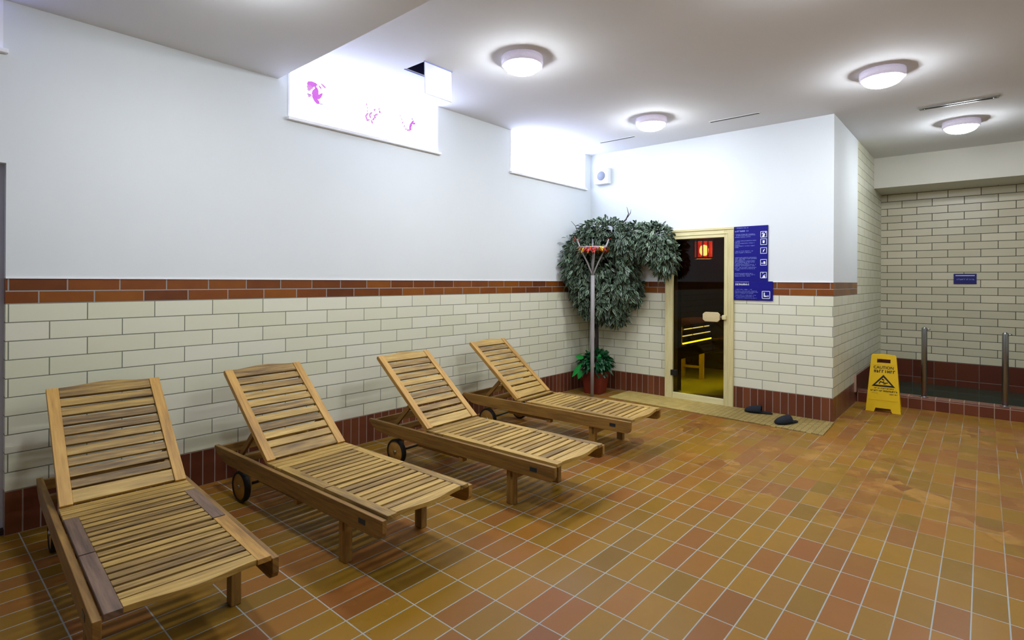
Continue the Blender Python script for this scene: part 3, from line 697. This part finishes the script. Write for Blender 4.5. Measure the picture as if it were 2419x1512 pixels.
def picto(m, o, x, z, s, kind):
    t_ = s * 0.07
    rectline(m, o, ux, uz, x, z, x + s, z + t_); rectline(m, o, ux, uz, x, z + s - t_, x + s, z + s); rectline(m, o, ux, uz, x, z, x + t_, z + s); rectline(m, o, ux, uz, x + s - t_, z, x + s, z + s)
    P_ = lambda L: polyp(m, o, ux, uz, [(x + a * s, z + b * s) for a, b in L])
    if kind == 0: P_([(0.25, 0.1), (0.6, 0.1), (0.7, 0.55), (0.5, 0.7)]); P_([(0.2, 0.6), (0.4, 0.85), (0.5, 0.8), (0.3, 0.5)]); P_([(0.7, 0.7), (0.9, 0.75), (0.85, 0.9), (0.7, 0.88)])
    elif kind == 1: P_([(0.35, 0.3), (0.6, 0.25), (0.68, 0.7), (0.35, 0.75)])
    elif kind == 2: P_([(0.35, 0.25), (0.5, 0.3), (0.7, 0.7), (0.6, 0.75)]); P_([(0.4, 0.5), (0.5, 0.5), (0.5, 0.6), (0.4, 0.6)])
    elif kind == 3: P_([(0.15, 0.3), (0.4, 0.3), (0.4, 0.42), (0.15, 0.42)]); P_([(0.45, 0.25), (0.8, 0.25), (0.75, 0.65), (0.5, 0.7)])
    elif kind == 4: P_([(0.3, 0.08), (0.8, 0.08), (0.75, 0.4), (0.5, 0.5)]); P_([(0.4, 0.7), (0.5, 0.95), (0.42, 0.95), (0.34, 0.7)]); P_([(0.6, 0.5), (0.85, 0.55), (0.8, 0.6), (0.6, 0.58)])
    elif kind == 5: P_([(0.22, 0.25), (0.36, 0.25), (0.36, 0.8), (0.22, 0.8)]); P_([(0.36, 0.25), (0.62, 0.25), (0.62, 0.4), (0.36, 0.4)]); P_([(0.7, 0.22), (0.8, 0.22), (0.8, 0.45), (0.7, 0.45)])
for k, z in enumerate(ps):
    m = MB(); picto(m, o1, 0.295, z, 0.07, k); m.build('pictogram', M_PRINTW, s1)
lines = [(0.015, 0.26, 0.103, 0.007, False), (0.015, 0.2, 0.12, 0.008, False), (0.015, 0.27, 0.09, 0.007, False), (0.015, 0.22, 0.077, 0.007, False), (0.015, 0.25, 0.055, 0.007, False), (0.015, 0.23, 0.04, 0.007, False), (0.03, 0.26, 0.022, 0.007, False)]
s2, o2 = wallsign('sauna_sign', 2.225, 0.43, 1.268, 1.487, 'smaller wide blue sign directly below the tall sauna rules sign', lines, None)
m = MB(); scribble(m, o2, ux, uz, 0.015, 0.165, 0.172, 0.022, 1.0, True); scribble(m, o2, ux, uz, 0.015, 0.17, 0.208, 0.007, 1.0, False); m.build('heading', M_PRINTW, s2)
m = MB(); picto(m, o2, 0.315, 0.022, 0.088, 5); m.build('pictogram', M_PRINTW, s2)
s3, o3 = wallsign('pool_sign', 0.333, 0.25, 1.466, 1.612, 'small blue plaque on the tiled wall above the pool', [(0.03, 0.22, 0.055, 0.02, False)], None, mat=M_NAVY, x=10.0)
m = MB(); rectline(m, o3, ux, uz, 0.02, 0.115, 0.23, 0.125); m.build('white_rule', M_PRINTW, s3)

# wall loudspeaker
s = thing('wall_speaker', 'small square white loudspeaker high in the corner beside the far window', 'speaker', (BX, 4.0, 2.935))
m = MB(); m.box((-0.09, -0.11, -0.11), (0, 0.11, 0.11)); m.build('housing', M_PLAST, s, bevel=0.008)
m = MB(); m.lathe([(0.002, -0.096), (0.06, -0.094), (0.066, -0.089), (0.066, -0.088)], axis=0, seg=32); m.build('grille', simple('grey grille', (120, 126, 136), 0.6), s)

# ------------------------------------------------------------------ wet floor sign
def text_mesh(txt, size, M, mat, name, parent, ext=0.0006, sx=1.0):
    cu = bpy.data.curves.new(name, 'FONT'); cu.body = txt; cu.size = size; cu.align_x = 'CENTER'; cu.extrude = ext; cu.offset = 0.0008
    ob = bpy.data.objects.new(name + '_tmp', cu); C.objects.link(ob)
    dg = bpy.context.evaluated_depsgraph_get(); me = bpy.data.meshes.new_from_object(ob.evaluated_get(dg)); bpy.data.objects.remove(ob)
    me.transform(M @ Matrix.Scale(sx, 4, (1, 0, 0))); me.materials.clear(); me.materials.append(mat)
    o = bpy.data.objects.new(name, me); C.objects.link(o); o.parent = parent; return o
ws = thing('wet_floor_sign', 'yellow folding wet floor caution sign standing before the pool curb', 'sign', (7.56, 0.875, 0), math.radians(-90 + 4))
# local frame: x to the viewer's right, y away from the viewer, z up; front leaf leans back
def leaf(sgn):
    m = MB(); a = math.radians(11) * sgn
    M = Matrix.Translation((0, 0.127 * (1 if sgn < 0 else -1) * (1), 0)) @ Matrix.Rotation(-a, 4, 'X')
    H = 0.655; wb, wt = 0.166, 0.118
    X_ = lambda z: wb + (wt - wb) * z / H
    t0, t1 = -0.010, 0.010
    def tr(z0, z1, a0=None, b0=None, a1=None, b1=None):
        a0 = -X_(z0) if a0 is None else a0; b0 = X_(z0) if b0 is None else b0; a1 = -X_(z1) if a1 is None else a1; b1 = X_(z1) if b1 is None else b1
        m.prism([(a0, z0), (b0, z0), (b1, z1), (a1, z1)], 1, t0, t1, M=M, tint=0.5)
    tr(0, 0.045, b0=-0.085, b1=-0.07); tr(0, 0.045, a0=0.085, a1=0.07); tr(0.045, 0.555)
    tr(0.555, 0.605, b0=-0.065, b1=-0.065); tr(0.555, 0.605, a0=0.065, a1=0.065)
    m.prism([(-X_(0.605), 0.605), (X_(0.605), 0.605), (wt, H - 0.012), (wt - 0.02, H), (0.03, H + 0.006), (-0.03, H + 0.006), (-wt + 0.02, H), (-wt, H - 0.012)], 1, t0, t1, M=M, tint=0.5)
    for z, w_ in ((0.135, 0.006), (0.54, 0.006)):
        m.box((-X_(z) + 0.02, t0 - 0.003 * (1 if sgn > 0 else 0), z), (X_(z) - 0.02, t0, z + w_), M=M)
    return m, M
mf, Mf = leaf(1); mf.build('front_panel', M_YEL, ws, recalc=True)
mb, Mb_ = leaf(-1); mb.build('rear_panel', M_YEL, ws, recalc=True)
m = MB(); m.tube([(-0.11, 0, 0.635), (0.11, 0, 0.635)], 0.012, 12); m.build('hinge', M_YEL, ws)
def onfront(x, z): return Mf @ Matrix.Translation((x, -0.0108, z)) @ Matrix.Rotation(PI / 2, 4, 'X')
text_mesh('CAUTION', 0.045, onfront(0, 0.492), M_BLK, 'caution_text', ws, sx=0.95)
random.seed(9)
m = MB(); oo = Mf @ Vector((0, -0.0112, 0)); fx = (Mf.to_3x3() @ Vector((1, 0, 0))); fz = (Mf.to_3x3() @ Vector((0, 0, 1)))
scribble(m, oo, fx, fz, -0.09, 0.095, 0.447, 0.032, 1.0, True)
scribble(m, oo, fx, fz, -0.085, 0.09, 0.262, 0.014, 1.0, True); scribble(m, oo, fx, fz, -0.12, 0.125, 0.232, 0.018, 1.0, True)
scribble(m, oo, fx, fz, 0.06, 0.125, 0.203, 0.014, 1.0, True); scribble(m, oo, fx, fz, -0.11, -0.05, 0.207, 0.007, 1.0, False)
m.build('small_print', M_BLK, ws)
m = MB()
A_, B_, C_ = (-0.112, 0.288), (0.112, 0.288), (0.0, 0.425); a_, b_, c_ = (-0.078, 0.307), (0.078, 0.307), (0.0, 0.396)
for q in ([A_, B_, b_, a_], [B_, C_, c_, b_], [C_, A_, a_, c_]): polyp(m, oo, fx, fz, q)
polyp(m, oo, fx, fz, [(-0.045, 0.322), (-0.03, 0.352), (-0.022, 0.35), (-0.035, 0.318)]); polyp(m, oo, fx, fz, [(-0.032, 0.352), (0.02, 0.335), (0.018, 0.322), (-0.03, 0.34)])
polyp(m, oo, fx, fz, [(0.015, 0.337), (0.045, 0.340), (0.045, 0.332), (0.015, 0.322)]); polyp(m, oo, fx, fz, [(-0.005, 0.34), (0.006, 0.37), (0.010, 0.37), (0.004, 0.34)])
polyp(m, oo, fx, fz, [(-0.006 + 0.011 * math.cos(k * PI / 4), 0.371 + 0.009 * math.sin(k * PI / 4)) for k in range(8)]); polyp(m, oo, fx, fz, [(0.0, 0.325), (0.025, 0.316), (0.03, 0.312), (0.0, 0.316)])
m.build('slipping_pictogram', M_BLK, ws)

# ------------------------------------------------------------------ steel posts on the curb
for k, (y, dz, lb) in enumerate(((0.531, 0.82, 'polished steel grab post on the pool curb next to the yellow sign'), (-0.175, 0.805, 'polished steel grab post on the pool curb at the right edge'))):
    p = thing('grab_post', lb, 'post', (8.0, y, 0.137), group='steel posts on the pool curb')
    m = MB(); R_ = 0.028
    m.lathe([(R_ * 0.9, 0.0), (R_, 0.004), (R_, dz - 0.02)] + [(R_ * math.cos(a), dz - 0.02 + 0.024 * math.sin(a)) for a in (0.3, 0.6, 0.9, 1.2, 1.45)], seg=24); m.build('tube', M_STEEL, p)
    m = MB(); m.lathe([(0.028, 0.0), (0.045, 0.0), (0.045, 0.006), (0.028, 0.009)], seg=24); m.build('flange', M_STEEL, p)
    m = MB(); m.tube([(0.0, -0.02, dz - 0.03), (0.0, -0.055, dz - 0.02)], 0.008, 8); m.build('stub', M_STEEL, p)

# ------------------------------------------------------------------ mat and slippers
m = MB(); m.prism([(6.0, 3.60), (5.905, 1.165), (6.525, 1.165 + 0.02), (6.525, 3.60)], 2, 0.0005, 0.010)
o = m.build('door_mat', M_MAT, recalc=True, bevel=0.002); tag(o, 'long woven straw mat on the floor in front of the sauna door', 'mat')
def slipper(x, y, deg, label, L=0.29, flip=1):
    r = thing('slipper', label, 'slipper', (x, y, 0.010), math.radians(deg), 'dark slippers on the straw mat')
    def sole(sc_=1.0):
        pts = []
        for k in range(28):
            t = 2 * PI * k / 28; u = math.cos(t); v = math.sin(t)
            wd = 0.046 + 0.008 * u - 0.010 * math.exp(-((u + 0.15) / 0.35) ** 2)
            pts.append((L / 2 * u * sc_, flip * wd * v * sc_ + 0.006 * u))
        return pts
    m = MB(); m.prism(sole(), 2, 0.0, 0.018); m.build('sole', M_RUB, r, bevel=0.005, recalc=True)
    # closed toe upper arched over the front part
    m = MB(); n1, n2 = 12, 14; base = len(m.v)
    for i in range(n1 + 1):
        t = i / n1; xx = -0.03 + (L / 2 - 0.004 + 0.03) * t; u = xx / (L / 2)
        wd = (0.052 if i < n1 else 0.001) * math.sqrt(max(0.0, 1 - max(0, (u - 0.25) / 0.75) ** 2.4)) + 0.001
        hh = 0.068 * math.sqrt(max(0, 1 - t ** 2.2)) * (1 - 0.2 * t) + 0.004
        for j in range(n2 + 1):
            a = PI * j / n2; m.v.append((xx, 0.006 * u + flip * wd * math.cos(a), 0.012 + hh * math.sin(a) ** 0.8))
    for i in range(n1):
        for j in range(n2):
            q = base + i * (n2 + 1) + j; m.face([q, q + 1, q + n2 + 2, q + n2 + 1], None, 0.5, True)
    o = m.build('upper', M_SLIP, r, recalc=True); sm = o.modifiers.new('solid', 'SOLIDIFY'); sm.thickness = 0.006; sm.offset = 1
    m = MB(); m.prism([(a * 0.9, b * 0.88) for a, b in sole(0.98)], 2, 0.018, 0.023); m.build('insole', M_SLIP, r, recalc=True)
slipper(6.40, 1.905, 90 + 8, 'black felt slipper against the brown skirting, the left one of the pair')
slipper(6.13, 1.545, 146, 'black felt slipper lying askew on the mat near its right end')

# ------------------------------------------------------------------ potted tree, undergrowth and flower stand
Rv = Vector((math.sin(YAW), -math.cos(YAW), 0)); Fv = Vector((math.cos(YAW), math.sin(YAW), 0))   # across / away directions used to lay out the crown
TB = Vector((6.155, 3.895, 0))                                                                     # foot of the tree
def addleaf(m, p, dirv, nrm, L, W, tint, droop=0.25):
    d = dirv.normalized(); s = d.cross(nrm)
    if s.length < 1e-3: s = d.cross(Vector((1, 0.3, 0)))
    s.normalize(); n = s.cross(d)
    prof = [(0.0, 0.04), (0.22, 0.75), (0.5, 1.0), (0.78, 0.6), (1.0, 0.03)]; base = len(m.v)
    for t, w_ in prof:
        c = p + d * (L * t) - Vector((0, 0, 1)) * (droop * L * t * t)
        for k in (-1, 0, 1): m.v.append(tuple(c + s * (k * W / 2 * w_) + n * (0.12 * W * abs(k) * w_)))
    for i in range(4):
        for k in range(2):
            a = base + i * 3 + k
            m.face([a, a + 1, a + 4, a + 3], [(prof[i][0], (k - 1)), (prof[i][0], k), (prof[i + 1][0], k), (prof[i + 1][0], k - 1)], tint, True)
STP = Vector((5.915, 3.79, 0))
def inroom(p):
    q = p - STP
    if abs(q.dot(Rv)) < 0.27 and q.dot(Fv) < 0.03 and p.z > 1.45: return False      # the flower stand keeps clear of the crown
    if (q - Vector((0, 0, q.z))).length < 0.05: return False
    return p.x < BX - 0.015 and p.y < LY - 0.015 and p.z > 0.02
# blobs: across (m from the foot), height, radii across/height/depth, depth offset, leaf count
BL = [(-0.05, 1.80, 0.34, 0.38, 0.26, -0.03, 950), (-0.22, 1.72, 0.26, 0.34, 0.20, -0.06, 520), (0.10, 2.10, 0.36, 0.20, 0.26, -0.05, 600), (0.44, 1.98, 0.30, 0.24, 0.22, -0.22, 620),
      (0.68, 1.96, 0.25, 0.25, 0.20, -0.36, 560), (0.80, 1.78, 0.17, 0.22, 0.15, -0.42, 230), (0.22, 1.62, 0.34, 0.30, 0.26, -0.10, 700), (0.28, 1.36, 0.34, 0.24, 0.22, -0.08, 560), (0.12, 1.18, 0.30, 0.20, 0.20, -0.05, 420), (-0.14, 1.40, 0.20, 0.30, 0.18, -0.03, 360),
      (0.22, 1.02, 0.2, 0.12, 0.14, -0.03, 160), (-0.12, 1.16, 0.10, 0.16, 0.10, -0.02, 90)]
random.seed(42)
tree = thing('potted_tree', 'tall artificial ficus with dense variegated crown in a terracotta pot', 'plant', TB)
m = MB()
for (a, z, ra, rz, rd, off, n) in BL:
    for _ in range(int(n * 2.3)):
        v = Vector((random.gauss(0, 1), random.gauss(0, 1), random.gauss(0, 1))).normalized()
        rr = random.uniform(0.72, 1.04)
        rel = Rv * (a + v.x * ra * rr) + Fv * (off + v.y * rd * rr) + Vector((0, 0, z + v.z * rz * rr))
        if not inroom(TB + rel): continue
        out = (Rv * v.x + Fv * v.y + Vector((0, 0, v.z * 0.6)))
        d = (out * 0.7 + Vector((random.gauss(0, 0.55), random.gauss(0, 0.55), -0.7 + (0.9 if v.z > 0.5 else 0) + random.gauss(0, 0.45))))
        L = random.uniform(0.05, 0.088); tip = TB + rel + d.normalized() * L
        if not inroom(tip) or tip.x > BX - 0.02: continue
        nr = (out + Vector((random.gauss(0, 0.5), random.gauss(0, 0.5), random.gauss(0, 0.5) + 0.5)))
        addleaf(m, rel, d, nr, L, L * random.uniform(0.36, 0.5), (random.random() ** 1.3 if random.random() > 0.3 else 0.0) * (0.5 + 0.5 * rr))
# sprays of longer leaves on top and fine trailing strands by the door frame
for (a, z, off, n, up) in ((0.08, 2.24, -0.05, 14, 1.0), (-0.05, 2.22, -0.05, 8, 0.9), (0.62, 2.16, -0.32, 14, 0.8), (0.46, 2.15, -0.25, 8, 0.9), (-0.30, 2.05, -0.08, 9, 0.3)):
    for _ in range(n):
        rel = Rv * (a + random.gauss(0, 0.04)) + Fv * off + Vector((0, 0, z + random.gauss(0, 0.02)))
        d = Rv * random.gauss(0, 0.7) + Fv * random.gauss(-0.1, 0.4) + Vector((0, 0, up * random.uniform(0.3, 1)))
        L = random.uniform(0.11, 0.16)
        if inroom(TB + rel + d.normalized() * L): addleaf(m, rel, d, Vector((0, 0, 1)) - Fv * 0.5, L, L * 0.26, random.random(), 0.3)
m.build('foliage', M_LEAF, tree)
m = MB(); random.seed(4)
for k in range(5):
    ph = k * 1.3; pts = []
    for i in range(14):
        t = i / 13; z = 0.26 + t * 1.2; a = ph + t * 3.2
        rr = 0.035 + 0.02 * math.sin(3 * t + k)
        pts.append((rr * math.cos(a) + 0.03 * t, rr * math.sin(a), z))
    m.tube(pts, [0.022 - 0.010 * i / 13 for i in range(14)], 8)
for tgt in (Rv * -0.2 + Vector((0, 0, 1.9)), Rv * 0.15 + Vector((0, 0, 2.05)), Rv * 0.5 - Fv * 0.25 + Vector((0, 0, 2.0)), Rv * 0.75 - Fv * 0.38 + Vector((0, 0, 1.9)), Rv * 0.25 + Vector((0, 0, 1.5))):
    p0 = Vector((0.02, 0, 1.25)); mid = (p0 + tgt) / 2 + Vector((0, 0, 0.1)); m.tube([p0, p0.lerp(mid, 0.6), mid, mid.lerp(tgt, 0.5), tgt], [0.016, 0.014, 0.012, 0.009, 0.005], 7)
tp = Rv * 0.28 - Fv * 0.08
m.tube([tp + Vector((0, 0, 2.0)), tp + Rv * 0.02 + Vector((0, 0, 2.22)), tp + Rv * 0.10 + Vector((0, 0, 2.29)), tp + Rv * 0.135 + Vector((0, 0, 2.37)), tp + Rv * 0.11 + Vector((0, 0, 2.46))], [0.013, 0.012, 0.010, 0.006, 0.002], 7)
m.tube([tp + Rv * 0.12 + Vector((0, 0, 2.32)), tp + Rv * 0.16 + Vector((0, 0, 2.38)), tp + Rv * 0.165 + Vector((0, 0, 2.43))], [0.006, 0.004, 0.0015], 6)
m.tube([-Rv * 0.22 - Fv * 0.08 + Vector((0, 0, 2.0)), -Rv * 0.28 - Fv * 0.08 + Vector((0, 0, 2.2)), -Rv * 0.34 - Fv * 0.08 + Vector((0, 0, 2.27))], [0.006, 0.004, 0.002], 6)
m.build('trunk', M_BARK, tree)
m = MB(); random.seed(12)
for k in range(26):
    a = 0.78 + random.gauss(0, 0.05); p0 = Rv * a - Fv * (0.38 + random.gauss(0, 0.04)) + Vector((0, 0, 1.82 + random.gauss(0, 0.05)))
    p = [p0 + Rv * (0.03 * math.sin(i * 0.8 + k)) + Vector((0, 0, -0.06 * i)) for i in range(random.randint(4, 7))]
    if all(inroom(TB + q) for q in p): m.tube(p, 0.0014, 4)
m.build('trailing_strands', simple('straw strands', (150, 158, 110), 0.7), tree)
m = MB(); sq = lambda h, z: [(h, z)]
def ring(h, z):
    pts = []
    for cx_, cy_, a0 in ((h, h, 0), (-h, h, 1), (-h, -h, 2), (h, -h, 3)):
        for k in range(4):
            a = (a0 + k / 3) * PI / 2; rr = 0.03; pts.append((cx_ - math.copysign(rr, cx_) + rr * math.cos(a), cy_ - math.copysign(rr, cy_) + rr * math.sin(a), z))
    return pts
Rz = Matrix.Rotation(math.radians(8), 4, 'Z'); secs = [(0.115, 0.0), (0.145, 0.25), (0.152, 0.25), (0.154, 0.29), (0.142, 0.29), (0.138, 0.262)]; N = 16
for h, z in secs:
    for p in ring(h, z): m.v.append(tuple(Rz @ Vector(p)))
for i in range(len(secs) - 1):
    for k in range(N):
        k2 = (k + 1) % N; m.face([i * N + k, i * N + k2, (i + 1) * N + k2, (i + 1) * N + k])
m.face(list(range(N))[::-1]); pot = m.build('pot', M_POT, tree, recalc=True)
m = MB(); m.box((-0.135, -0.135, 0.235), (0.135, 0.135, 0.262), M=Rz); m.build('soil', M_SOIL, tree)
m = MB(); random.seed(77)
for _ in range(430):
    v = Vector((random.gauss(0, 1), random.gauss(0, 1), random.gauss(0.3, 0.9))).normalized()
    rel = Rv * (0.0 + v.x * 0.21 * random.uniform(0.5, 1)) + Fv * (-0.04 + v.y * 0.16) + Vector((0, 0, 0.40 + v.z * 0.17 * random.uniform(0.5, 1)))
    d = Rv * v.x + Fv * v.y + Vector((0, 0, v.z * 0.7 + random.gauss(0, 0.4))); L = random.uniform(0.06, 0.10)
    if inroom(TB + rel + d.normalized() * L): addleaf(m, rel, d, Vector((random.gauss(0, .5), random.gauss(0, .5), 1)), L, L * 0.5, random.random(), 0.4)
for _ in range(24):
    d = Rv * random.gauss(0.5, 0.3) + Vector((0, 0, 1.2)) + Fv * random.gauss(0, 0.2)
    rel = Rv * 0.08 + Vector((0, 0, 0.42)); addleaf(m, rel, d, Fv * -1, 0.18, 0.02, random.random(), 0.1)
lf = m.build('underplanting', M_LEAF2, tree); lf['label'] = 'broad green leaves around the foot of the trunk'
for (a, z, d, L) in ((-0.20, 0.40, -Rv * 0.7 + Vector((0, 0, -0.9)), 0.20), (-0.17, 0.47, -Rv + Vector((0, 0, 0.4)), 0.12), (-0.20, 0.32, -Rv * 0.3 + Vector((0, 0, -0.8)), 0.12), (0.02, 0.44, Vector((0, 0, 1)) + Rv * 0.2, 0.1)):
    m = MB(); addleaf(m, Rv * a - Fv * 0.12 + Vector((0, 0, z)), d, Fv * -1, L, 0.07, 0.8, 0.1); m.build('broad_leaf', M_LEAF3, tree)['label'] = 'broad bright green leaf'

st = thing('flower_stand', 'tall pale floor stand with forked top holding a shallow bowl of red flowers', 'stand', (5.915, 3.79, 0))
m = MB(); m.tube([(0, 0, 0.0), (0.002, 0, 0.5), (0, 0, 1.0), (0, 0, 1.555)], [0.021, 0.024, 0.0265, 0.0265], 14); m.build('pole', M_GREY, st)
m = MB(); m.tube([(0, 0, 1.54), (0, 0, 1.70), (0, 0, 2.02)], [0.008, 0.007, 0.006], 8)
for s in (-1, 1):
    m.tube([Vector((0, 0, 1.54)), Rv * s * 0.02 + Vector((0, 0, 1.6)), Rv * s * 0.07 + Vector((0, 0, 1.72)), Rv * s * 0.16 + Vector((0, 0, 1.9)), Rv * s * 0.205 + Vector((0, 0, 2.02))], 0.010, 8)
for s in (-1, 1): m.tube([Vector((0, 0, 1.54)), Fv * s * 0.1 + Vector((0, 0, 1.74)), Fv * s * 0.17 + Vector((0, 0, 1.9))], 0.007, 8)
m.build('prongs', M_GREY, st)
m = MB(); m.lathe([(0.02, 1.868), (0.12, 1.875), (0.165, 1.905), (0.175, 1.915), (0.165, 1.92), (0.12, 1.89), (0.02, 1.882)], seg=32); m.build('bowl', simple('pale pink bowl', (206, 186, 200), 0.4), st)
m = MB(); random.seed(31)
for k in range(150):
    a = random.random() * 2 * PI; r_ = random.uniform(0.12, 0.19); m.cur = random.choice((0, 0, 0, 1, 1, 2))
    p = Vector((r_ * math.cos(a), r_ * math.sin(a), 1.905 + random.uniform(-0.035, 0.02))); addleaf(m, p, Vector((math.cos(a), math.sin(a), random.uniform(-1.4, 0.2))), Vector((0, 0, 1)), 0.045, 0.028, 0.5)
DF = [M_RED, M_ORG, simple('yellow petals', (226, 190, 60), 0.6)]
m.build('dried_flowers', DF, st)
for s in (-1, 1):
    m = MB()
    for k in range(9): m.cur = 0; addleaf(m, Rv * s * 0.205 + Vector((0, 0, 2.02)) + Vector([random.gauss(0, 0.012) for _ in range(3)]), Vector([random.gauss(0, 1) for _ in range(3)]), Vector((0, 0, 1)), 0.03, 0.02, 0.5)
    m.build('dried_flowers', DF, st)

m = MB(); m.tube([(6.50, 4.195, 0.0), (6.50, 4.195, 1.45)], 0.016, 14); o = m.build('wall_pipe', M_PIPE); tag(o, 'thin white vertical pipe in the room corner behind the tree', 'pipe')
